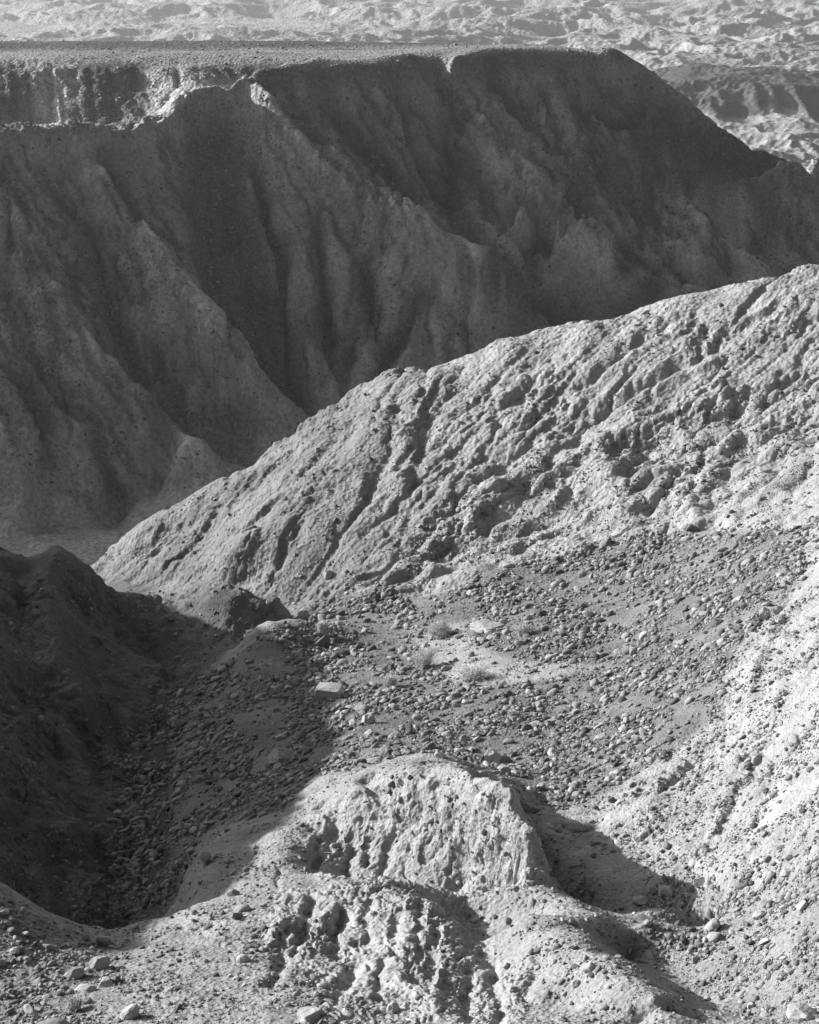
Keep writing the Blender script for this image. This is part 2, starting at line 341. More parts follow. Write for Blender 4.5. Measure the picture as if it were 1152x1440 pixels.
FC=[([(565,1112),(562,1150)],5,.22),([(590,1114),(586,1158)],5,.25),([(613,1110),(616,1150)],5,.22),([(640,1118),(634,1165)],6,.22),([(545,1182),(540,1226)],6,.22),
([(520,1172),(514,1214)],6,.2),([(495,1176),(488,1226)],7,.25),([(575,1192),(570,1230)],6,.22),([(660,1180),(646,1228)],19,.35),([(690,1125),(695,1168)],7,-.15),([(715,1120),(724,1200)],8,-.12),
([(600,1168),(597,1205)],6,.2),([(680,1190),(684,1225)],6,.18),([(705,1150),(712,1190)],6,.18),([(470,1150),(462,1190)],6,.15),([(450,1180),(440,1220)],7,.15),
([(520,1268),(514,1320)],6,.14),([(560,1285),(553,1340)],7,.18),([(590,1275),(588,1350)],6,.14),([(612,1300),(606,1370)],7,.16),([(480,1285),(470,1340)],8,.14),([(440,1265),(418,1330)],8,.14),
([(660,1365),(655,1430)],8,.14),([(692,1365),(704,1430)],8,.16),([(620,1365),(610,1420)],7,-.1),([(540,1350),(530,1400)],7,.12),([(400,1330),(385,1380)],9,.1),([(500,1350),(470,1410)],9,.12),
([(737,1115),(750,1165)],13,.4),([(752,1190),(738,1238)],13,.35),([(600,1078),(645,1098)],14,.16),([(520,1092),(548,1122)],14,.25),([(670,1088),(690,1112)],9,.2),([(440,1120),(470,1140)],12,.15),([(395,1225),(388,1245)],4,.2),([(470,1280),(455,1300)],9,-.1),([(400,1295),(385,1320)],9,-.12),([(760,1340),(740,1400)],9,.12),([(560,1380),(600,1410)],10,-.15)]
def random_rills(seed,n,box,dirx,lenr,wr,dr,yr):
    g=np.random.default_rng(seed); out=[]
    for _ in range(n):
        x=g.uniform(box[0],box[2]); y=g.uniform(box[1],box[3]); Ln=g.uniform(*lenr); k=dirx+g.normal()*.12; pts=[(x,y)]
        for q_ in range(4):
            pts.append((pts[-1][0]+k*Ln/4+g.normal()*Ln*.04,pts[-1][1]+Ln/4)); k+=g.normal()*.12
        w=g.uniform(*wr); out.append((pts,w,w*g.uniform(*dr),*yr))
    return out
FCUTS=[(a,w,d*.75,9,19.5) for a,w,d in FC]
FCUTS+=random_rills(1,60,(340,85,880,230),.62,(40,130),(2.8,7),(.13,.26),(120,210))
FCUTS+=random_rills(2,36,(700,200,1150,330),.62,(30,90),(2.8,7),(.13,.26),(120,215))
FCUTS+=random_rills(3,70,(-20,190,330,560),.42,(30,120),(2.8,7),(.13,.26),(90,190))
FCUTS+=random_rills(4,26,(420,240,760,480),-.12,(30,90),(2.8,7),(.13,.26),(95,190))
FCUTS+=random_rills(5,60,(180,500,1150,760),-.72,(20,90),(3,6),(.03,.055),(36,60))
FCUTS+=random_rills(6,40,(-20,800,230,1250),.4,(40,140),(5,14),(.035,.06),(16,42))
FCUTS+=random_rills(7,22,(980,800,1160,1200),-.8,(20,70),(4,8),(.015,.03),(12,36))
CUTS+=[([(372,135),(400,172),(430,198),(470,228),(510,262),(550,292),(592,320)],20,-2.6,115,190),([(592,320),(665,362),(720,398),(757,438)],18,-2.0,100,180),
([(205,325),(225,342),(255,400),(310,480),(355,540)],26,-2.6,90,180),([(715,225),(745,245),(800,290),(850,335)],20,-2.2,110,190),([(925,262),(950,272),(1000,330)],20,-1.8,120,200),
([(20,380),(70,412),(130,500),(195,575)],26,-2.8,90,170),([(235,640),(275,622),(312,652)],22,-1.6,90,160),([(1010,330),(1040,318),(1075,360)],22,-1.6,120,200),([(640,440),(620,490)],12,-1.2,100,170),
([(640,255),(632,285),(660,330),(700,372),(740,410)],9,2.0,110,190),([(860,300),(930,372)],9,2,110,200)]
def seg_dist(px,py,pts):
    d=np.full(px.shape,1e9)
    for (x0,y0),(x1,y1) in zip(pts[:-1],pts[1:]):
        L2=(x1-x0)**2+(y1-y0)**2; t=np.clip(((px-x0)*(x1-x0)+(py-y0)*(y1-y0))/L2,0,1)
        d=np.minimum(d,np.hypot(px-x0-t*(x1-x0),py-y0-t*(y1-y0)))
    return d

# paler marl tone painting in the light on the spur noses and crests
LIT_TONES=[([(210,335),(250,400),(285,440)],26),([(735,243),(800,290),(850,330)],20),([(630,370),(665,362),(715,395)],20),([(420,190),(500,250),(580,308)],11),([(930,270),(985,305)],18),
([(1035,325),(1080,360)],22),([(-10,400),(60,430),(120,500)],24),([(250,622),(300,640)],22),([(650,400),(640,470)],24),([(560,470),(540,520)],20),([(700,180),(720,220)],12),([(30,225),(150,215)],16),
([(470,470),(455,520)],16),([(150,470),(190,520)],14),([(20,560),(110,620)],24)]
import bpy, time
from mathutils import Vector
T0=time.time()
def log(*a): print('[t %.1f]'%(time.time()-T0),*a,flush=True)
import os
QL=1.0
sc=bpy.context.scene; COL=sc.collection
# ================================================================ coarse form of the land
dU=0.0035
US=np.arange(-1.05,0.80,dU); VS=np.arange(math.log(5.2),math.log(330),dU)
usr=np.arange(-1.05,0.80+.0105,.0070); vsr=np.arange(math.log(5.2),math.log(330)+.0105,.0070)
Zr,nc=rbf_grid(usr,vsr); log('controls',nc)
Z=resample(resample(Zr,usr[0],.0070,US,1),vsr[0],.0070,VS,0)
uu,vv=np.meshgrid(US,VS); Yc=np.exp(vv); cellA=(np.exp(VS)*dU)[:,None]
px,py=to_px(uu,Z/Yc)
near=(Yc<60)
m_scree=blur(inpoly(px,py,POLY_SCREE)&(Yc>19)&(Yc<44),3)
m_chute_shade=blur((sum(inpoly(px,py,c_) for c_ in POLY_CHUTE_SHADE)>0)&(Yc>90)&(Yc<205),4)
m_rock=blur((inpoly(px,py,POLY_ROCK[0])|inpoly(px,py,POLY_ROCK[1]))&(Yc<19.2),3)
m_bank=blur(inpoly(px,py,POLY_BANK)&(Yc<42),4)
m_rubble=blur((inpoly(px,py,POLY_RUBBLE[0])|inpoly(px,py,POLY_RUBBLE[1])|inpoly(px,py,POLY_RUBBLE[2]))&(Yc<18),4)
# mid ridge: beyond the foot line, this side of the canyon
foot=np.interp(px,[-200,120,300,455,600,700,850,930,1010,1152,1400],[53,53.5,45.6,41.0,38.4,39.4,38.4,38.0,37.4,39.5,43])
m_ridge=blur((Yc>foot)&(Yc<75)&(uu>-.25),3)
m_mesa=sstep(84,96,Yc)*(1-sstep(205,212,Yc))
# the wash floor stays smooth
m_wash=blur((Z<-40.6)&(Yc>80)&(Yc<108),2)
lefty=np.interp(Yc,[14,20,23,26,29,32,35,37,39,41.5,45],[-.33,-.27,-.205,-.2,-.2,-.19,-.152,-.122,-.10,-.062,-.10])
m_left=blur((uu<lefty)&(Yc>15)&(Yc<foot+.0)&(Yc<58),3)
h=Z/Yc
wpx=9*noise3(uu/.02,vv/.02,h/.02)+4*noise3(uu/.008,vv/.008,h/.008); wpy=9*noise3(uu/.02+50,vv/.02,h/.02)
cut=0*Z
for pts,wd,dp,y0,y1 in CUTS:
    xs_=[a for a,_ in pts]; ys_=[c for _,c in pts]
    k=np.nonzero((Yc>y0)&(Yc<y1)&(px>min(xs_)-60)&(px<max(xs_)+60)&(py>min(ys_)-60)&(py<max(ys_)+60))
    if len(k[0])==0: continue
    dd=seg_dist(px[k]+wpx[k],py[k]+wpy[k],pts); cap=(.85 if y1<70 else .8)*wd*Yc[k]/FPX; cut[k]+=np.clip(dp,-cap,cap)*np.exp(-(dd/wd)**2)*sstep(0,6,Yc[k]-y0+3)
Z=Z-cut
prot=0*Z
for pts,wd in PROT:
    dd=seg_dist(px,py,pts); prot=np.maximum(prot,np.exp(-(dd/wd)**2)*(Yc>90))
crestR=sstep(885,905,px)*sstep(184,190,Yc)
plate0=sstep(-16.2,-14.0,Z)*sstep(140,152,Yc)
m_out=blur(inpoly(px,py,POLY_OUT)&(Yc>36)&(Yc<60),5)
m_sand=blur(inpoly(px,py,POLY_SAND)&(Yc>28)&(Yc<38),4)
damp=1-.75*m_scree-.9*m_wash-.97*plate0
damp=damp*(1-.8*crestR)*(1-.8*prot)
for wl,k in ((.10,.05),(.05,.06),(.025,.065),(.0125,.07)):
    n=noise3(uu/wl+3,vv/wl,h/wl)
    Z=Z+Yc*wl*k*n*damp*(1+.6*m_mesa*(1-m_wash))*(1-.4*(Yc<18))
mk=(.10+.16*m_ridge+.3*m_left*(1-m_ridge)+1.8*m_mesa*(1-.35*m_chute_shade))*(1-.97*m_wash)*sstep(20,30,Yc)
mk=mk*(1-.85*m_scree)
plate=sstep(-15.5,-14.2,Z)*sstep(180,195,Yc); mk=mk*(1-.8*plate)*(1-.95*crestR)*(1-.93*prot)
mk=mk*(1-.75*sstep(160,170,Yc)*(1-sstep(400,460,px)))
Z,A=carve(Z,cellA,14,0.065,m=.4,diff=.035,mask=mk,amp=.03); log('carve')
# ================================================================ badlands beyond
dF=0.0022
UF=np.arange(-.62,.62,dF); VF=np.arange(math.log(200),math.log(3200),dF)
uf,vf=np.meshgrid(UF,VF); Yf=np.exp(vf); xf=uf*Yf
def rid(a): return 1-2*np.abs(a)
def rid2(a): return (1-2.2*np.abs(a))
zb=-60.0+0*Yf
w1=noise3(uf/.16,vf/.16,5+0*uf); w2=noise3(uf/.16,vf/.16,9+0*uf)
hill=0
for wl,k,o in ((.12,.06,1),(.05,.085,2),(.024,.10,3),(.012,.10,4)):
    hill=hill+Yf*wl*k*(rid2(noise3((uf+.03*w1)/wl+o*7,(vf+.03*w2)/wl,o+0*uf)))
hill=np.maximum(hill-Yf*.0005,-Yf*.004)
pxf,pyf=to_px(uf,zb/Yf)
plain=sstep(620,540,pxf+25*w1)*sstep(30,36,pyf+3*w2)*(1-sstep(50,56,pyf+3*w2))
hill=hill*(1-.7*sstep(450,300,Yf))*(1-.85*plain)*sstep(230,420,Yf)**.5
# low dark mesa standing in the badlands
uc=xf/Yf
e1=np.interp(pxf,[860,900,960,1100,1152,1230,1300],[0,.75,1,1,.72,.3,0])
top=e1*sstep(492+22*rid(noise3(xf/11,Yf/60,2+0*uf)),532,Yf)*(1-sstep(600,640,Yf))
zb2=zb+hill*(1-top)+(14+1.5*noise3(xf/14,Yf/14,3+0*uf))*top
far=zb2
Zfa=resample(resample(Z,US[0],dU,UF,1),VS[0],dU,VF,0)
bl=sstep(232,285,Yf); Zf=Zfa*(1-bl)+far*bl
cellF=(np.exp(VF)*dF)[:,None]
Zf,AF=carve(Zf,cellF,10,0.2,m=.42,diff=.03,mask=sstep(235,300,Yf)*(1-.7*plain),amp=.05); log('far carve')
m_dark=blur(top>.25,2)

# ================================================================ fine mesh
cu=np.arange(-.405,.4051,.00092/QL)
def skirt(a,b,s0,g=1.06):
    out=[];s=s0;x=a
    while abs(x-a)<abs(b-a): s*=g; x+=math.copysign(s,b-a); out.append(x)
    return np.array(out)
UL=np.concatenate([skirt(cu[0],-1.0,.0012,1.035)[::-1],cu,skirt(cu[-1],.75,.0012,1.035)])
def steps(a,b,s): n=max(2,int(round(math.log(b/a)/(s/QL)))); return np.linspace(math.log(a),math.log(b),n,endpoint=False)
VN=np.concatenate([steps(5.6,9,.004),steps(9,60,.00115),steps(60,95,.005),steps(95,243,.0012)])
VFAR=np.concatenate([steps(240,300,.004),steps(300,3100,.0024)]); UFAR=np.concatenate([skirt(-.31,-.60,.0015,1.03)[::-1],np.arange(-.31,.31,.00105/QL),skirt(.31,.60,.0015,1.03)])
log('grid',len(UL),len(VN),len(UFAR),len(VFAR))
def smp(M,us,vs,far=False):
    if far: return resample(resample(M.astype(F32),UF[0],dF,us,1),VF[0],dF,vs,0)
    return resample(resample(M.astype(F32),US[0],dU,us,1),VS[0],dU,vs,0)
def smpl(M,us,vs): return np.clip(smp(M,us,vs),0,1)

def detail(us,vs,Zs,Rk,Sc,Bk,Rd,Ms,Lf,Ws,Rb,Ch,Ot,Sd,Cp,far=False):
    """push the surface along its normal by crumbled, knobbly relief that keeps its proportions with distance"""
    u=np.broadcast_to(us[None,:].astype(F32),Zs.shape); v=np.broadcast_to(vs[:,None].astype(F32),Zs.shape)
    Y=np.exp(v); X=u*Y; hh=Zs/Y
    du=np.gradient(us).astype(F32)[None,:]; dv=np.gradient(vs).astype(F32)[:,None]
    zu=np.gradient(Zs,axis=1)/du; zv=np.gradient(Zs,axis=0)/dv
    gx=zu/Y; gy=(zv-u*zu)/Y
    il=1/np.sqrt(1+gx*gx+gy*gy); nx,ny,nz=-gx*il,-gy*il,il
    # warp
    wx=noise3(u/.03,v/.03,hh/.03); wy=noise3(u/.03+31,v/.03,hh/.03)
    U=u+.006*wx; V=v+.006*wy; Hh=hh
    rough=np.clip(.55+.9*noise3(u/.06+9,v/.06,hh/.06),0.12,1.3)
    d=0
    ang=.9   # run of the crumbled banding on the ridge, down its fall line
    ca,sa=math.cos(ang),math.sin(ang)
    S1=(U*ca-V*sa); S2=(U*sa+V*ca)
    base=(1.3+.75*Rk+.55*Rd+.5*Bk-.55*Sc+1.1*Ms+1.5*Lf-.5*Ch+.3*Ot)*(1-.95*Ws)
    oct_=((.045,.045),(.022,.075),(.011,.10),(.0055,.15),(.0028,.18),(.0015,.17))
    for i,(wl,k) in enumerate(oct_):
        if far and wl<.0025: continue
        n=noise3(U/wl+i*13,V/wl+i*5,Hh/wl)
        if i in (1,2,3): n=(1.3*np.abs(n)-.35+.25*n) if i<3 else (.5*n+.7*np.abs(n)-.2)      # rounded knobs with creases between
        elif i==0: pass
        d=d+n*(k*wl)*base*(rough if i>0 else 1)*(1+Rk*(.9 if i>3 else 0))
    # slanting ribs and hollows on the ridge, steep pocks and flutes on the knob
    S1=S1+.012*wx; rib=noise3(S1/.020,S2/.06,Hh/.04); rib2=noise3(S1/.009+4,S2/.024,Hh/.02)
    d=d+Rd*(.0026*(np.abs(rib)*1.6-.4)+.0007*(np.abs(rib2)*1.4-.3))*rough
    fl2=noise3(U/.0065+7,V/.02,Hh/.022); d=d+Rk*.0016*(1.5*np.abs(fl2)-.4); fl=noise3(U/.012+7,V/.03,Hh/.03); pk=noise3(U/.016,V/.016+3,Hh/.016)
    d=d+Rk*(-.0022*sstep(.12,.5,pk)+.0018*(1.5*np.abs(fl)-.4))+Ot*.006*(np.abs(noise3(S1/.03,S2/.05,Hh/.03))*1.6-.4)
    cm,sm_=math.cos(.45),math.sin(.45); M1=(U*cm+V*sm_)+.006*wx; M2=(U*sm_-V*cm)
    fm=noise3(M1/.012+17,M2/.06,Hh/.06); fm2=noise3(M1/.006+7,M2/.025,Hh/.03); d=d+(1-.95*Ws)*(Ms*.0019+Lf*.0034)*(1.6*np.abs(fm)-.4)*rough+(1-.95*Ws)*(Ms*.0016+Lf*.0014)*(1.5*np.abs(fm2)-.4)*rough
    # crust blocks: stepped strata on the mesa face
    st=noise3(U/.12,V/.12,Hh*Y/1.1); d=d+Ms*.0008*st
    D=(d*Y).astype(F32)
    return X+nx*D, Y+ny*D, Zs+nz*D, rough
def albedo(us,vs,X,Y,Zz,Rk,Sc,Bk,Rd,Ms,Lf,Ws,Rb,Ch,Ot,Sd,Cp):
    u=us[None,:]; v=vs[:,None]
    a=noise3(X/Y/.05+2,np.log(Y)/.05,Zz/Y/.05)
    al=.27+.04*a+0*X
    pl=Ws*(Y>150); al=al-.21*pl-.09*Rd*sstep(.09,-.08,u)  # ridge darkened towards its toe, painting in shade on the turned-away face
    al=al+.035*Bk-.10*Sc*(1-Bk)+.05*Rk+.015*Rd+.16*Ms+.15*Cp-.13*Lf+.04*Ws-.03*Rb-.30*Ch+.15*Sd  # Lf term paints the shadowed hill darker to deepen its shade
    return np.clip(al,.08,.58).astype(F32)

def mesh_of(name,X,Y,Zz,alb,sel,mats):
    """one terrain object out of the cells of the sheet that SEL marks"""
    H,Wd=X.shape; ii=np.arange(H*Wd,dtype=np.int32).reshape(H,Wd)
    f=np.stack([ii[:-1,:-1][sel],ii[:-1,1:][sel],ii[1:,1:][sel],ii[1:,:-1][sel]],-1)
    used=np.zeros(H*Wd,bool); used[f.ravel()]=True
    new=np.cumsum(used,dtype=np.int32)-1; f=new[f]
    co=np.stack([X.ravel()[used],Y.ravel()[used],Zz.ravel()[used]],-1).astype(F32)
    me=bpy.data.meshes.new(name)
    me.vertices.add(len(co)); me.vertices.foreach_set('co',co.ravel())
    me.loops.add(f.size); me.loops.foreach_set('vertex_index',f.ravel().astype(np.int32))
    me.polygons.add(len(f)); me.polygons.foreach_set('loop_start',np.arange(0,f.size,4,dtype=np.int32))
    me.polygons.foreach_set('use_smooth',np.ones(len(f),bool))
    at=me.attributes.new('alb','FLOAT','POINT'); at.data.foreach_set('value',alb.ravel()[used])
    me.update(calc_edges=True); me.materials.append(mats)
    ob=bpy.data.objects.new(name,me); COL.objects.link(ob); return ob

# ================================================================ materials
def soil(name,scale_m,bump,contrast=.25,broad=.15):
    m=bpy.data.materials.new(name); m.use_nodes=True; nt=m.node_tree; N=nt.nodes; K=nt.links
    b=N['Principled BSDF']; b.inputs['Roughness'].default_value=.95; b.inputs['Specular IOR Level'].default_value=.12
    geo=N.new('ShaderNodeNewGeometry'); at=N.new('ShaderNodeAttribute'); at.attribute_name='alb'
    n1=N.new('ShaderNodeTexNoise'); n1.inputs['Scale'].default_value=1/scale_m; n1.inputs['Detail'].default_value=6; n1.inputs['Roughness'].default_value=.65
    n2=N.new('ShaderNodeTexNoise'); n2.inputs['Scale'].default_value=.12/scale_m; n2.inputs['Detail'].default_value=4
    vo=N.new('ShaderNodeTexVoronoi'); vo.inputs['Scale'].default_value=.9/scale_m
    for t in (n1,n2,vo): K.new(geo.outputs['Position'],t.inputs['Vector'])
    mr=N.new('ShaderNodeMapRange'); mr.inputs['From Min'].default_value=.3; mr.inputs['From Max'].default_value=.7
    mr.inputs['To Min'].default_value=1-contrast; mr.inputs['To Max'].default_value=1+contrast; K.new(n1.outputs['Fac'],mr.inputs['Value'])
    mr2=N.new('ShaderNodeMapRange'); mr2.inputs['From Min'].default_value=.3; mr2.inputs['From Max'].default_value=.7
    mr2.inputs['To Min'].default_value=1-broad; mr2.inputs['To Max'].default_value=1+broad; K.new(n2.outputs['Fac'],mr2.inputs['Value'])
    m1=N.new('ShaderNodeMath'); m1.operation='MULTIPLY'; K.new(at.outputs['Fac'],m1.inputs[0]); K.new(mr.outputs[0],m1.inputs[1])
    m2=N.new('ShaderNodeMath'); m2.operation='MULTIPLY'; K.new(m1.outputs[0],m2.inputs[0]); K.new(mr2.outputs[0],m2.inputs[1])
    cb=N.new('ShaderNodeCombineColor'); [K.new(m2.outputs[0],cb.inputs[i]) for i in range(3)]
    K.new(cb.outputs[0],b.inputs['Base Color'])
    bp=N.new('ShaderNodeBump'); bp.inputs['Strength'].default_value=bump; bp.inputs['Distance'].default_value=scale_m*.5
    ad=N.new('ShaderNodeMath'); ad.operation='ADD'; K.new(n1.outputs['Fac'],ad.inputs[0]); K.new(vo.outputs['Distance'],ad.inputs[1])
    K.new(ad.outputs[0],bp.inputs['Height']); K.new(bp.outputs[0],b.inputs['Normal'])
    return m
MN=soil('pale_crumbly_soil',.05,.8); MR=soil('crusted_marl',.14,.8); MM=soil('mesa_marl',.4,1.0,.42,.25); MF=soil('badland_marl',2.2,.6)

# ================================================================ build the near sheet
def rows(vs,chunk=520):
    i=0
    while i<len(vs)-1:
        j=min(len(vs),i+chunk); yield i,j; i=j
m_chute_shade=np.maximum(m_chute_shade,m_mesa*(1-m_wash)*np.clip(blur(np.clip(cut/.5,0,1),1)+.9*sstep(30,260,blur(A,1)),0,1))  # darker along cuts and drainage: gravel, and gully shade painted in
m_lit_tone=0*Z
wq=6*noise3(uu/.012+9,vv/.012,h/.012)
for pts,wd in LIT_TONES:
    dd=seg_dist(px+wpx+wq,py+wpy-wq,pts); m_lit_tone=np.maximum(m_lit_tone,np.exp(-(dd/wd)**2)*m_mesa*(1-.7*m_chute_shade)*(Yc<200))
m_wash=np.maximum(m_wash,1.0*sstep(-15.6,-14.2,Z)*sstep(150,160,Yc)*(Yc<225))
masks=[m_rock,m_scree,m_bank,m_ridge,m_mesa,m_left,m_wash,m_rubble,m_chute_shade,m_out,m_sand,m_lit_tone]
SX=np.empty((len(VN),len(UL)),F32); SY=SX.copy(); SZ=SX.copy(); SA=SX.copy(); Zs=smp(Z,UL,VN).astype(F32)
FX,FY=to_px(UL[None,:].astype(F32),Zs/np.exp(VN)[:,None].astype(F32)); FX=FX.astype(F32); FY=FY.astype(F32)
FCD=np.zeros(Zs.shape,np.float16)
for pts,wd,dp,y0,y1 in FCUTS:
    i0,i1=np.searchsorted(VN,[math.log(y0),math.log(y1)]); xs_=[a for a,_ in pts]; ys_=[c_ for _,c_ in pts]; m_=3*wd
    fx=FX[i0:i1]; fy=FY[i0:i1]; k=np.nonzero((fx>min(xs_)-m_)&(fx<max(xs_)+m_)&(fy>min(ys_)-m_)&(fy<max(ys_)+m_))
    if len(k[0])==0: continue
    a_,b_=fx[k],fy[k]; wob=2.2*np.sin(b_*.11+a_*.05+wd*9)+1.2*np.sin(b_*.31+wd*5); dd=seg_dist(a_+wob,b_,pts)
    cap=(1.5 if y1<20 else .95 if y1<70 else .8)*wd*np.exp(VN[i0+k[0]])/FPX; Zs[i0+k[0],k[1]]-=(np.clip(dp,-cap,cap)*np.exp(-(dd/wd)**2)).astype(F32)
    if y1>100: FCD[i0+k[0],k[1]]=np.maximum(FCD[i0+k[0],k[1]],(.75*np.exp(-(dd/wd)**2)).astype(np.float16))  # rills darkened in the colour too, as shade in the creases
log('fine cuts')
MSK=[np.empty((len(VN),len(UL)),np.float16) for _ in masks]
for i,j in rows(VN):
    a=max(0,i-2); b=min(len(VN),j+2); vs=VN[a:b]
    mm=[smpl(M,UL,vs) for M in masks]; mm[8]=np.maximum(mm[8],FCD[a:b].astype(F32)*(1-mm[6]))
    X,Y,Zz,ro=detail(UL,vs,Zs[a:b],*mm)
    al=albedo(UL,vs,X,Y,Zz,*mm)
    s=slice(i-a,i-a+(j-i)); SX[i:j]=X[s];SY[i:j]=Y[s];SZ[i:j]=Zz[s];SA[i:j]=al[s]
    for q,M in enumerate(mm): MSK[q][i:j]=M[s]
log('near sheet')
c=lambda M:M[:-1,:-1]
Yr=c(SY)
isM=(Yr>=82); isR=(c(MSK[3])>.5)&~isM; isL=(c(MSK[5])>.5)&~isM&~isR; isS=(c(MSK[1])>.5)&~isM&~isR&~isL
isW=isM&(c(MSK[6])>.5)&(Yr<115)
rest=~(isM|isR|isL|isS)
isB=rest&(c(MSK[2])>.35); isK=rest&~isB&(c(MSK[0])>.5)&(Yr>15.3); isG=rest&~isB&~isK
def T(o,label,cat,kind=None,group=None):
    o['label']=label; o['category']=cat
    if kind: o['kind']=kind
    if group: o['group']=group
    return o
T(mesh_of('ground',SX,SY,SZ,SA,isG,MN),'pale crumbly foreground ground with stones and dry crust along the bottom of the view','ground','structure')
T(mesh_of('rocky_knob',SX,SY,SZ,SA,isK,MN),'pitted pale knob with a crumbling cliff face beside the dark hollow','rock outcrop','structure')
T(mesh_of('bank_slope',SX,SY,SZ,SA,isB,MN),'brightly sunlit pale bank rising above the stony scree','slope','structure')
T(mesh_of('scree_slope',SX,SY,SZ,SA,isS,MN),'grey stony scree slope covered in loose rubble between ridge and knob','scree slope','structure')
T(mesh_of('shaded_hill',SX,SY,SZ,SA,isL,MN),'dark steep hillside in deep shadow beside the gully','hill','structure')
T(mesh_of('ridge_hill',SX,SY,SZ,SA,isR,MR),'long sunlit crusted ridge running across the middle of the view','hill','structure')
T(mesh_of('canyon_floor',SX,SY,SZ,SA,isW,MM),'smooth sandy wash on the canyon floor below the shaded mesa','wash','structure')
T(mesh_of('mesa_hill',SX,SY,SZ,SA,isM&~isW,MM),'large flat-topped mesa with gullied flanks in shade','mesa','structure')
# far sheet
Zfs=smp(Zf,UFAR,VFAR,True).astype(F32); z0=np.zeros_like(Zfs)
X,Y,Zz,ro=detail(UFAR,VFAR,Zfs,z0,z0,z0,z0,z0,z0,z0,z0,z0,z0,z0,z0,far=True)
al=np.clip(.34+.05*noise3(X/Y/.08,np.log(Y)/.08,0*X)-.25*smp(m_dark,UFAR,VFAR,True)-.02,.1,.6).astype(F32)
T(mesh_of('badlands_terrain',X,Y,Zz,al,np.ones((len(VFAR)-1,len(UFAR)-1),bool),MF),'sunlit maze of low eroded badland hills beyond the mesa','badlands','structure')
log('terrain meshes')
# ================================================================ stones
rng=np.random.default_rng(11)
def unit(v): return v/np.linalg.norm(v,axis=-1,keepdims=True)
def icosphere(sub):
    t=(1+5**.5)/2
    v=[(-1,t,0),(1,t,0),(-1,-t,0),(1,-t,0),(0,-1,t),(0,1,t),(0,-1,-t),(0,1,-t),(t,0,-1),(t,0,1),(-t,0,-1),(-t,0,1)]
    f=[(0,11,5),(0,5,1),(0,1,7),(0,7,10),(0,10,11),(1,5,9),(5,11,4),(11,10,2),(10,7,6),(7,1,8),(3,9,4),(3,4,2),(3,2,6),(3,6,8),(3,8,9),(4,9,5),(2,4,11),(6,2,10),(8,6,7),(9,8,1)]
    v=[np.array(p)/np.linalg.norm(p) for p in v]
    for _ in range(sub):
        mid={};nf=[]
        def m(a,b):
            k=(min(a,b),max(a,b))
            if k not in mid: p=v[a]+v[b]; v.append(p/np.linalg.norm(p)); mid[k]=len(v)-1
            return mid[k]
        for a,b_,c_ in f:
            x,y,z=m(a,b_),m(b_,c_),m(c_,a); nf+=[(a,x,z),(b_,y,x),(c_,z,y),(x,y,z)]
        f=nf
    return np.array(v),np.array(f,dtype=np.int32)
ICO=[icosphere(k) for k in range(5)]
def stone_shape(sub,seed,cuts=9,dim=(1,.8,.6),angular=.75,grain=.02):
    g=np.random.default_rng(seed); v,f=ICO[sub]; v=v.copy()
    n=unit(g.standard_normal((cuts,3))); d=g.uniform(angular-.18,angular+.12,cuts)
    for a,b_ in zip(n,d):
        k=v@a; o=k>b_; v[o]-=np.outer(k[o]-b_,a)
    if sub>=2:
        v=v*(1+grain*2.2*noise3(v[:,0]*1.7+seed,v[:,1]*1.7,v[:,2]*1.7)+grain*noise3(v[:,0]*5+seed,v[:,1]*5,v[:,2]*5))[:,None]
    return (v*np.array(dim)).astype(F32),f
def smat(name,lo,hi,scale,byobj):
    m=bpy.data.materials.new(name); m.use_nodes=True; nt=m.node_tree; N=nt.nodes; K=nt.links
    b=N['Principled BSDF']; b.inputs['Roughness'].default_value=.9; b.inputs['Specular IOR Level'].default_value=.2
    if byobj: src=N.new('ShaderNodeObjectInfo').outputs['Random']
    else: a=N.new('ShaderNodeAttribute'); a.attribute_name='tone'; src=a.outputs['Fac']
    mr=N.new('ShaderNodeMapRange'); mr.inputs['To Min'].default_value=lo; mr.inputs['To Max'].default_value=hi; K.new(src,mr.inputs['Value'])
    geo=N.new('ShaderNodeNewGeometry'); n1=N.new('ShaderNodeTexNoise'); n1.inputs['Scale'].default_value=scale; n1.inputs['Detail'].default_value=5; n1.inputs['Roughness'].default_value=.6
    K.new(geo.outputs['Position'],n1.inputs['Vector'])
    m2=N.new('ShaderNodeMapRange'); m2.inputs['From Min'].default_value=.3; m2.inputs['From Max'].default_value=.7; m2.inputs['To Min'].default_value=.75; m2.inputs['To Max'].default_value=1.25
    K.new(n1.outputs['Fac'],m2.inputs['Value']); mu=N.new('ShaderNodeMath'); mu.operation='MULTIPLY'; K.new(mr.outputs[0],mu.inputs[0]); K.new(m2.outputs[0],mu.inputs[1])
    cb=N.new('ShaderNodeCombineColor'); [K.new(mu.outputs[0],cb.inputs[i]) for i in range(3)]; K.new(cb.outputs[0],b.inputs['Base Color'])
    bp=N.new('ShaderNodeBump'); bp.inputs['Strength'].default_value=.5; bp.inputs['Distance'].default_value=.02; K.new(n1.outputs['Fac'],bp.inputs['Height']); K.new(bp.outputs[0],b.inputs['Normal'])
    return m
MS1=smat('loose_stone',.09,.36,14,False); MS2=smat('stone',.20,.40,14,True)
MPALE=smat('pale_stone',.33,.42,14,True); MDARK=smat('dark_stone',.10,.15,14,True)
PXA,PYA=to_px(SX/SY,SZ/SY); PXA=PXA.astype(F32); PYA=PYA.astype(F32)
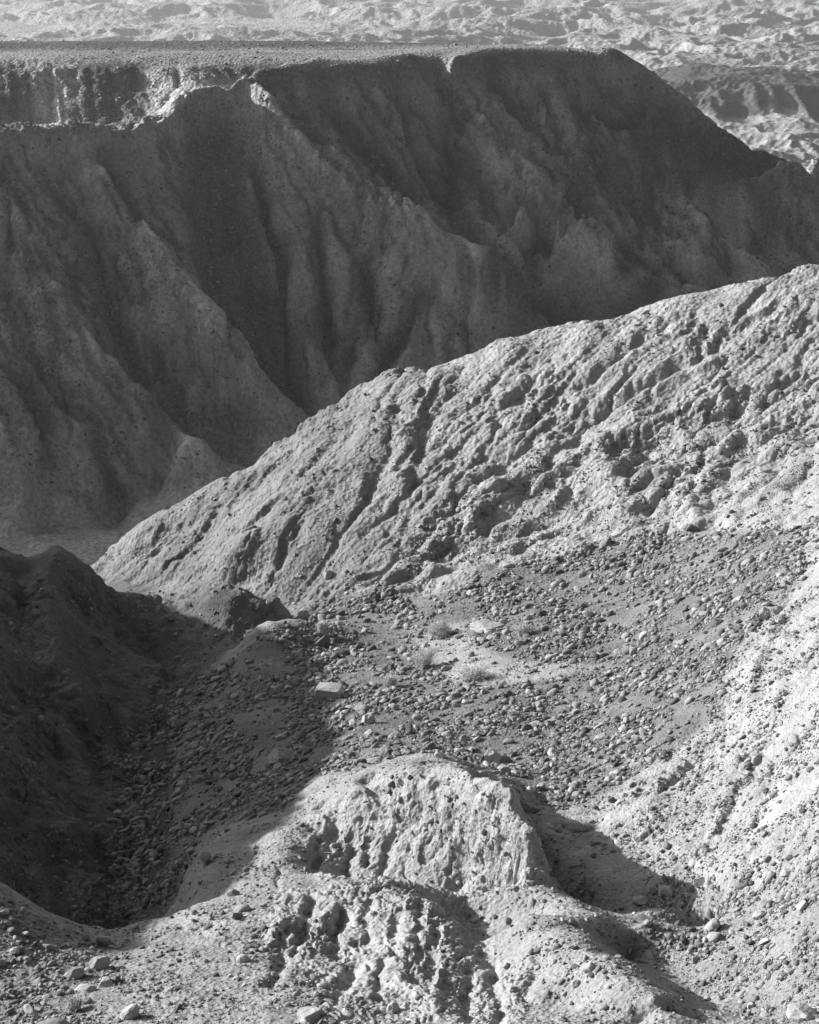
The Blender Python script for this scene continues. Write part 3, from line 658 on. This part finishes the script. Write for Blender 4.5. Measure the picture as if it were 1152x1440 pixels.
def at(px,py):
    """the nearest surface point that a survey sight line through (px, py) meets"""
    k=(np.abs(PXA-px)<2.2)&(np.abs(PYA-py)<2.2); ii=np.nonzero(k)
    if len(ii[0])==0: return None
    n=np.argmin(SY[ii]); sel=SY[ii]<SY[ii][n]*1.03
    return float(SX[ii][sel].mean()),float(SY[ii][sel].mean()),float(SZ[ii][sel].mean())
# visible picture area of each cell, to spread stones evenly over what one sees
W_=np.clip((PXA[:-1,1:]-PXA[:-1,:-1]),0,6)*np.clip(PYA[:-1,:-1]-PYA[1:,:-1],0.02,6)
inv=(PXA[:-1,:-1]>-380)&(PXA[:-1,:-1]<1560)&(PYA[:-1,:-1]>40)&(PYA[:-1,:-1]<1500)
W_=W_*inv
rk,scm,bk,rd,msk,lf,wsh,rb,ch,ot,sd,cp=[M[:-1,:-1].astype(F32) for M in MSK]
Yq=SY[:-1,:-1]
clump=np.clip(.5+1.2*noise3(SX[:-1,:-1]/Yq/.05,np.log(Yq)/.05,0*Yq+3)+.9*noise3(SX[:-1,:-1]/Yq/.014,np.log(Yq)/.014,0*Yq+3),.06,2)
def pick(dens,n):
    w=(W_*dens).ravel().astype(np.float64); cs=np.cumsum(w); k=np.searchsorted(cs,rng.random(n)*cs[-1]); return np.unravel_index(np.minimum(k,len(w)-1),W_.shape)
def slope_n(i,j):
    i0,i1=np.maximum(i-3,0),np.minimum(i+3,SX.shape[0]-1); j0,j1=np.maximum(j-3,0),np.minimum(j+3,SX.shape[1]-1)
    a=np.stack([SX[i,j1]-SX[i,j0],SY[i,j1]-SY[i,j0],SZ[i,j1]-SZ[i,j0]],-1); b_=np.stack([SX[i1,j]-SX[i0,j],SY[i1,j]-SY[i0,j],SZ[i1,j]-SZ[i0,j]],-1)
    return unit(np.cross(a,b_)+1e-9)
def scatter(name,dens,n,rlo,rhi,alpha,label,cat,ref,top=0,group=None,tlabel=None,sink=.25,flat=.75):
    i,j=pick(dens,n)
    r_px=(rlo**-alpha+(rhi**-alpha-rlo**-alpha)*rng.random(n))**(-1/alpha)
    Yv=SY[i,j]; r=r_px*Yv/FPX*(ref/Yv)**.35
    ordr=np.argsort(-(r/Yv)); i,j,r=i[ordr],j[ordr],r[ordr]
    nn=slope_n(i,j); p=np.stack([SX[i,j],SY[i,j],SZ[i,j]],-1)
    # individuals: the ones that show largest
    for k in range(top):
        me=BOULD[rng.integers(len(BOULD))]; ob=bpy.data.objects.new('stone',me); COL.objects.link(ob)
        z=Vector(nn[k].tolist()).lerp(Vector((0,0,1)),.4).normalized(); qn=z.to_track_quat('Z','Y')
        from mathutils import Euler
        ob.rotation_euler=(qn.to_matrix()@Euler((rng.normal()*.25,rng.normal()*.25,rng.random()*6.28)).to_matrix()).to_euler()
        s=float(r[k]); ob.scale=(s*rng.uniform(.85,1.3),s*rng.uniform(.8,1.1),s*rng.uniform(.7,1.1)); ob.location=(p[k]+nn[k]*s*.22).tolist()
        T(ob,tlabel,'stone',None,group)
    i,j,r,nn,p=i[top:],j[top:],r[top:],nn[top:],p[top:]; n=len(r)
    big=r/np.take(SY.ravel(),np.ravel_multi_index((i,j),SY.shape))*FPX>2.6
    CO=[];FA=[];TO=[];off=0
    for sub,sel in ((1,big),(0,~big)):
        idx=np.nonzero(sel)[0]
        shp=[stone_shape(sub,900+q,7,(1,.85,.62),.72) for q in range(10)]
        lab=rng.integers(0,10,len(idx))
        for q in range(10):
            id_=idx[lab==q]
            if len(id_)==0: continue
            v,f=shp[q]; m=len(id_)
            # random frames: up along the slope normal with a wobble, free spin
            up=unit(nn[id_]*.7+np.array([0,0,.3])+rng.normal(size=(m,3))*.28); t=unit(np.cross(up,rng.normal(size=(m,3)))); b3=np.cross(up,t)
            sc3=r[id_][:,None]*np.stack([rng.uniform(.8,1.35,m),rng.uniform(.7,1.1,m),rng.uniform(.6,1.2,m)*flat/.75],-1)
            w=(v[None,:,0,None]*(t*sc3[:,:1])[:,None,:]+v[None,:,1,None]*(b3*sc3[:,1:2])[:,None,:]+v[None,:,2,None]*(up*sc3[:,2:])[:,None,:])
            w=w+(p[id_]+nn[id_]*(r[id_]*sink)[:,None])[:,None,:]
            CO.append(w.reshape(-1,3).astype(F32)); FA.append((f[None]+off+(np.arange(m)*len(v))[:,None,None]).reshape(-1,3)); TO.append(np.repeat(rng.random(m)**1.3,len(v))); off+=m*len(v)
    co_=np.concatenate(CO); fa=np.concatenate(FA).astype(np.int32); me=bpy.data.meshes.new(name)
    me.vertices.add(len(co_)); me.vertices.foreach_set('co',co_.ravel()); me.loops.add(fa.size); me.loops.foreach_set('vertex_index',fa.ravel())
    me.polygons.add(len(fa)); me.polygons.foreach_set('loop_start',np.arange(0,fa.size,3,dtype=np.int32))
    a=me.attributes.new('tone','FLOAT','POINT'); a.data.foreach_set('value',np.concatenate(TO).astype(F32))
    me.update(calc_edges=True); me.materials.append(MS1); ob=bpy.data.objects.new(name,me); COL.objects.link(ob); T(ob,label,cat,'stuff')
def mk_mesh(name,v,f,m,smooth=False):
    me=bpy.data.meshes.new(name); me.from_pydata(v.tolist(),[],f.tolist()); me.materials.append(m)
    if smooth: me.polygons.foreach_set('use_smooth',[True]*len(me.polygons))
    me.update(); return me
BOULD=[]
for q in range(14):
    v,f=stone_shape(3,300+q,11,(1,rng.uniform(.65,.95),rng.uniform(.5,.8)),rng.uniform(.62,.8),.035); BOULD.append(mk_mesh('stone',v,f,MS2))
small=np.ones_like(W_)
scatter('scree_rubble',scm*clump**1.25*(1-.85*sd)*(Yq<46),80000,1.0,10,1.9,'loose grey rubble covering the scree slope and the shaded gully side','rubble',30,90,
        'loose stones lying on the scree slope','loose stone larger than the rubble it lies among on the scree slope')
nearm=(Yq<26)*(1-scm)*(1-rk*.8)
scatter('ground_rubble',(nearm*(.5+.9*rb)+.4*bk*(Yq<40))*clump,66000,1.1,9,2.1,'small stones strewn over the near ground and the pale bank','rubble',15,70,
        'loose stones lying on the near ground and bank','loose weathered stone lying on the near ground or the pale bank')
scatter('broken_rock',(rb*(Yq<18)+.12*nearm+.16*scm*(1-sd)+.10*bk*(Yq<36)+.06*ot)*clump,2200,2.8,15,1.8,'broken angular rock chunks scattered through the finer rubble','rubble',15,60,
        'broken rock chunks in the near rubble','broken angular chunk of rock, among the largest pieces in the near rubble',sink=.1)
scatter('hill_rubble',((.22+.5*ot)*rd+.5*lf*(Yq<50)+.3*ot)*clump,22000,1.0,5,2.5,'small clods and pebbles strewn over the ridge and the shaded hill','rubble',45,0)
scatter('mesa_rubble',(ch*1.0+.22*msk*(1-wsh)+.7*wsh*(Yq>150))*clump,45000,.8,3.4,2.2,'dark stones filling the gullies of the mesa','rubble',140,0)
log('rubble')
# boulders one can tell apart: (px, py, width px, height px, depth ratio, spin deg, seed, material, shape, name, label)
def boulder(px,py,w,h,spin,seed,mat_,ang,name,label,flat=None,smooth=False,tilt=0,lift=.34):
    a=at(px,py+h*.35)
    if a is None: print('no surface',px,py); return
    Yd=a[1]*1.07; W2=w*Yd/FPX/2; H2=h*Yd/FPX/2
    v,f=stone_shape(4,seed,9 if ang<.85 else 5,(1,.8 if flat is None else flat,1),ang,.05)
    v=v/np.abs(v).max(0); v=v*np.array([W2,W2*(.8 if flat is None else flat),H2])
    c_,s_=math.cos(math.radians(tilt)),math.sin(math.radians(tilt)); v=np.stack([v[:,0]*c_-v[:,2]*s_,v[:,1],v[:,0]*s_+v[:,2]*c_],-1)
    z0=v[:,2].min(); v[:,2]-=z0+H2*2*lift
    ob=bpy.data.objects.new(name,mk_mesh(name,v.astype(F32),f,mat_,smooth)); ob.location=a; ob.rotation_euler=(0,0,math.radians(spin)); COL.objects.link(ob)
    T(ob,label,'boulder')
B=boulder
def block(px,py,w,h,label,mat_,spin=0,dep=.7,top=(.8,.8),name='boulder'):
    a=at(px,py+h*.35)
    if a is None: return
    Yd=a[1]*1.07; W2=w*Yd/FPX/2; H2=h*Yd/FPX
    # an angular block: subdivided box with chipped, bent faces
    v,f=ICO[4]; v=v.copy(); q_=np.abs(v).max(1,keepdims=True); v=v/q_**.74
    v=v/np.abs(v).max(0); k=(v[:,2]+1)/2; v[:,0]*=1-(1-top[0])*k; v[:,1]*=1-(1-top[1])*k
    v=v*(1+.05*noise3(v[:,0]*1.5+px,v[:,1]*1.5,v[:,2]*1.5)+.02*noise3(v[:,0]*5+px,v[:,1]*5,v[:,2]*5))[:,None]
    v=v*np.array([W2,W2*dep,H2*.62]); v[:,2]+=H2*.18
    ob=bpy.data.objects.new(name,mk_mesh(name,v.astype(F32),f,mat_)); ob.location=a; ob.rotation_euler=(0,0,math.radians(spin)); COL.objects.link(ob); T(ob,label,'boulder')
block(463,972,46,25,'flat-topped pale block with a dark side, largest of the blocks below the bushes',MPALE,-12,.7,(.86,.9))
B(509,993,28,16,10,21,MPALE,.7,'boulder','flat pale stone lying between the big block and the upright pale boulder')
B(518,1006,22,32,0,22,MPALE,.82,'boulder','upright egg-shaped pale boulder with dark shadow beside it on the scree',smooth=False,tilt=-12)
B(477,1001,12,8,0,23,MPALE,.7,'boulder','tiny white stone just below the flat-topped block')
B(396,1060,46,30,20,24,MS2,.75,'boulder','broad grey boulder lying inside the shaded gully side')
B(408,1090,16,14,0,25,MPALE,.9,'boulder','small round pale boulder inside the shade below the broad grey one',smooth=True)
B(697,1058,26,40,0,26,MPALE,.66,'boulder','leaning angular pale slab beside the dark round cobble',.6,tilt=28)
B(712,1067,24,17,0,27,MDARK,.95,'cobble','dark round cobble touching the leaning pale slab',smooth=True)
B(606,1048,17,14,0,28,MDARK,.9,'cobble','dark round stone at the top of the knob behind the pale chunk',smooth=True)
B(619,1058,20,18,15,29,MPALE,.7,'boulder','pale angular chunk sitting above the knob beside a dark round stone')
B(527,1068,26,12,5,30,MPALE,.75,'boulder','long pale flat stone above the top of the knob')
B(745,1108,18,14,30,31,MPALE,.92,'cobble','smooth pale egg-shaped cobble behind the cliff of the knob',smooth=True)
B(461,805,16,16,0,32,MS2,.9,'boulder','round boulder stuck in the foot of the crusted ridge',smooth=True)
B(452,903,34,16,30,33,MDARK,.68,'boulder','dark tilted slab, longer of two beside the pale tuft',.5,tilt=25)
B(480,915,26,16,-10,34,MDARK,.72,'boulder','dark angular slab lying in front of the longer dark slab')
B(810,1031,14,10,0,35,MPALE,.72,'boulder','small pale angular stone alone in the middle of the scree')
B(645,1010,12,18,0,36,MPALE,.72,'boulder','narrow white upright stone in the middle of the scree',tilt=10)
B(688,880,60,16,-8,37,MS2,.7,'boulder','long low dark ledge rock behind the roundest bush',.7)
# lower corner
B(147,1320,24,30,10,40,MS2,.64,'boulder','pale rock standing upright like a pedestal above the dark gully',lift=.15)
B(141,1350,40,26,10,41,MS2,.7,'boulder','broad grey boulder just below the upright pedestal rock')
B(103,1366,48,22,20,42,MS2,.72,'boulder','long grey slab resting among cobbles beside the broad grey boulder',.6,tilt=8)
B(148,1379,32,22,0,43,MPALE,.7,'boulder','white angular boulder with a dark chunk leaning on it')
B(164,1374,20,24,0,44,MDARK,.7,'boulder','dark pointed chunk leaning on the white angular boulder')
B(118,1388,42,18,-15,45,MPALE,.68,'boulder','thin pale slab lying below the white angular boulder',.7,tilt=10)
B(121,1405,28,17,0,46,MS2,.92,'cobble','rounded grey cobble below the thin pale slab',smooth=True)
B(183,1421,36,24,35,47,MPALE,.92,'cobble','large smooth elongated cobble lying on the crusty ground',smooth=True,tilt=30)
B(75,1441,62,26,0,48,MS2,.95,'cobble','big rounded cobble cut by the bottom edge of the view',smooth=True)
B(130,1332,12,9,0,49,MPALE,.9,'cobble','small pale round cobble between pedestal rock and broad boulder',smooth=True)
B(341,1275,26,16,10,50,MS2,.85,'boulder','flat oval stone with a shadowed rim on the near crest',tilt=10)
B(342,1345,22,18,0,51,MPALE,.88,'boulder','pale rounded stone on the near slope, below the oval stone',smooth=True)
B(434,1424,60,30,20,52,MPALE,.72,'boulder','large bright white boulder at the bottom edge of the view')
B(556,1412,30,34,0,53,MPALE,.7,'boulder','white angular block at the foot of the bottom lump')
B(829,1357,26,20,0,54,MPALE,.88,'boulder','pale round boulder half sunk in the gravelly ground',smooth=True)
B(811,1380,18,14,0,55,MPALE,.9,'cobble','small pale round cobble below the half sunk boulder',smooth=True)
B(1128,1418,54,34,-20,56,MS2,.75,'boulder','largest angular boulder in the rubble by the lower edge')
B(1106,1224,24,18,0,57,MPALE,.72,'boulder','pale angular boulder on the rubble bank above the hollow')
B(1068,1284,22,16,30,58,MPALE,.7,'boulder','pale tilted stone at the rim of the dark hollow',tilt=20)
B(985,1237,26,18,0,59,MS2,.75,'boulder','grey angular boulder on the upper rim of the dark hollow')
B(1010,1400,22,16,0,60,MS2,.75,'boulder','grey stone on the pebbly ground near the largest angular boulder')
B(1008,872,24,18,0,61,MS2,.72,'boulder','grey boulder at the top of the scree under the pale bank',tilt=15)
B(1075,860,18,28,0,62,MPALE,.72,'boulder','upright pale rock standing out of the pale bank')
B(927,941,18,12,0,63,MDARK,.8,'boulder','dark stone lying alone high on the scree')
log('boulders')
# ================================================================ dry bushes
MB=smat('dry_twigs',.6,.8,60,False)
def bush(px,py,w,h,n,seed,name,label,cat='shrub',thin=.006,lean=0):
    a=at(px,py)
    if a is None: print('no bush spot',px,py); return
    g=np.random.default_rng(seed); Rw=w*a[1]*1.07/FPX/2; Hh_=h*a[1]*1.07/FPX
    CO=[];FA=[];TO=[];off=0
    for k in range(n):
        th=g.random()*6.283; ra=g.random()**.6*(.62+.38*math.sin(th*2+seed)*math.sin(th*3+seed*2)); d0=np.array([math.cos(th),math.sin(th)])*ra
        base=np.array([g.normal()*.16*Rw,g.normal()*.16*Rw,-.03]); tip=np.array([d0[0]*Rw,d0[1]*Rw,Hh_*(math.sqrt(max(0,1-ra*ra))*.85+.18)*g.uniform(.6,1.1)])
        q0,q1=base,tip; mid=(q0*.45+q1*.55)+np.array([g.normal()*.09*Rw,g.normal()*.09*Rw,g.uniform(.0,.2)*Hh_])
        pts=[q0,(q0+mid)/2+g.normal(size=3)*.03*Rw,mid,(mid+q1)/2+g.normal(size=3)*.04*Rw,q1]
        sub=[(pts,1.0)]
        for _ in range(2):
            s0=pts[g.integers(2,4)]; s1=s0+(tip-s0)*g.uniform(.4,.9)+g.normal(size=3)*.2*Rw; sub.append(([s0,(s0+s1)/2+g.normal(size=3)*.03*Rw,s1],.7))
        for P_,sc_ in sub:
            m=len(P_); t=unit(P_[-1]-P_[0]); x=unit(np.cross(t,[.3,.5,.8])); y=np.cross(t,x)
            for i_,pp in enumerate(P_):
                rr=thin*sc_*(1-.6*i_/(m-1)); 
                for kk in range(3): CO.append(pp+x*rr*math.cos(kk*2.094)+y*rr*math.sin(kk*2.094))
            for i_ in range(m-1):
                for kk in range(3): FA.append((off+i_*3+kk,off+i_*3+(kk+1)%3,off+(i_+1)*3+(kk+1)%3,off+(i_+1)*3+kk))
            TO+= [g.random()]*(m*3); off+=m*3
    me=bpy.data.meshes.new(name); me.from_pydata(np.array(CO).tolist(),[],FA); at_=me.attributes.new('tone','FLOAT','POINT'); at_.data.foreach_set('value',np.array(TO,F32)); me.materials.append(MB); me.update()
    ob=bpy.data.objects.new(name,me); ob.location=a; COL.objects.link(ob); T(ob,label,cat)
bush(617,895,58,20,420,1,'desert_bush','pale rounded dry bush, the fullest one, on the sandy patch of the wash')
bush(597,938,60,28,170,2,'desert_bush','open twiggy bush with bare branches below the fullest bush')
bush(548,966,40,18,200,3,'desert_bush','small pale dry bush at the near end of the bushes, beside the scree stones')
bush(667,955,84,15,240,4,'desert_bush','low wide wispy dry bush spread over the scree right of the sandy patch')
bush(453,893,30,22,200,5,'desert_bush','small pale tuft standing behind the dark tilted slabs')
bush(735,893,46,16,160,6,'desert_bush','faint low dry bush on the stony slope beyond the wispy one')
bush(720,1010,30,12,110,7,'desert_bush','sparse flattened dry tuft in the middle of the open scree')
bush(290,1215,30,22,160,8,'desert_bush','dry grass tuft on the edge of the shade above the near crest')
bush(107,1420,44,22,260,9,'grass_tuft','dry grass tuft growing among the cobbles in the lower corner','grass tuft',.004)
bush(815,1165,60,12,260,10,'grass_tuft','fringe of short dry grass on the bright bank above the hollow','grass tuft',.004)
log('bushes')
EXPO=.87
GLOW=34
SKY=.027
HAZE=0.00024
# ================================================================ camera, sun, sky, air
cam=bpy.data.cameras.new('camera'); co=bpy.data.objects.new('camera',cam); COL.objects.link(co); sc.camera=co
cam.sensor_fit='VERTICAL'; cam.sensor_height=24; cam.lens=24*FPX/1440; cam.clip_end=9000; cam.clip_start=.1
co.rotation_euler=(math.pi/2-PITCH,0,0)
sun=bpy.data.lights.new('sun','SUN'); so=bpy.data.objects.new('sun',sun); COL.objects.link(so)
sun.energy=4.6; sun.angle=math.radians(.5)
so.rotation_euler=Vector(tuple(SUN)).to_track_quat('Z','Y').to_euler()
w=bpy.data.worlds.new('World'); sc.world=w; w.use_nodes=True; nt=w.node_tree; bg=nt.nodes['Background']
sky=nt.nodes.new('ShaderNodeTexSky'); sky.sky_type='NISHITA'; sky.sun_disc=False; sky.sun_elevation=SUN_EL
sky.dust_density=4.0; sky.sun_rotation=math.atan2(SUN[0],SUN[1])
bw=nt.nodes.new('ShaderNodeSeparateColor'); nt.links.new(sky.outputs[0],bw.inputs[0])   # red-filtered black and white film; 
# the hazy sky is brighter towards the sun
tc=nt.nodes.new('ShaderNodeTexCoord'); vd=nt.nodes.new('ShaderNodeVectorMath'); vd.operation='DOT_PRODUCT'; vd.inputs[1].default_value=tuple(SUN); nt.links.new(tc.outputs['Generated'],vd.inputs[0])
mx=nt.nodes.new('ShaderNodeMath'); mx.operation='MAXIMUM'; mx.inputs[1].default_value=0; nt.links.new(vd.outputs['Value'],mx.inputs[0])
pw=nt.nodes.new('ShaderNodeMath'); pw.operation='POWER'; pw.inputs[1].default_value=4.0; nt.links.new(mx.outputs[0],pw.inputs[0])
ma=nt.nodes.new('ShaderNodeMath'); ma.operation='MULTIPLY_ADD'; ma.inputs[1].default_value=GLOW; nt.links.new(pw.outputs[0],ma.inputs[0]); nt.links.new(bw.outputs[0],ma.inputs[2]); nt.links.new(ma.outputs[0],bg.inputs[0])
bg.inputs[1].default_value=SKY
vs_=sc.view_settings; vs_.view_transform='Standard'; vs_.look='None'; vs_.gamma=1; vs_.exposure=EXPO; vs_.use_curve_mapping=False
sc.cycles.max_bounces=6; sc.cycles.diffuse_bounces=1
if HAZE>0:
    x0,x1,y0,y1,zz0,zz1=-1700,1400,-30,3200,-95,6
    me=bpy.data.meshes.new('haze')
    me.from_pydata([(x,y,z) for x in (x0,x1) for y in (y0,y1) for z in (zz0,zz1)],[],[(0,1,3,2),(4,6,7,5),(0,4,5,1),(2,3,7,6),(0,2,6,4),(1,5,7,3)])
    hm=bpy.data.materials.new('haze_air'); hm.use_nodes=True; n=hm.node_tree; n.nodes.remove(n.nodes['Principled BSDF'])
    pv=n.nodes.new('ShaderNodeVolumePrincipled'); pv.inputs['Color'].default_value=(.9,.9,.9,1); pv.inputs['Density'].default_value=HAZE; pv.inputs['Anisotropy'].default_value=.3
    n.links.new(pv.outputs[0],n.nodes['Material Output'].inputs['Volume']); me.materials.append(hm)
    ho=bpy.data.objects.new('haze',me); COL.objects.link(ho); T(ho,'thin pale dusty air over the distant badlands','haze','stuff')
log('done')
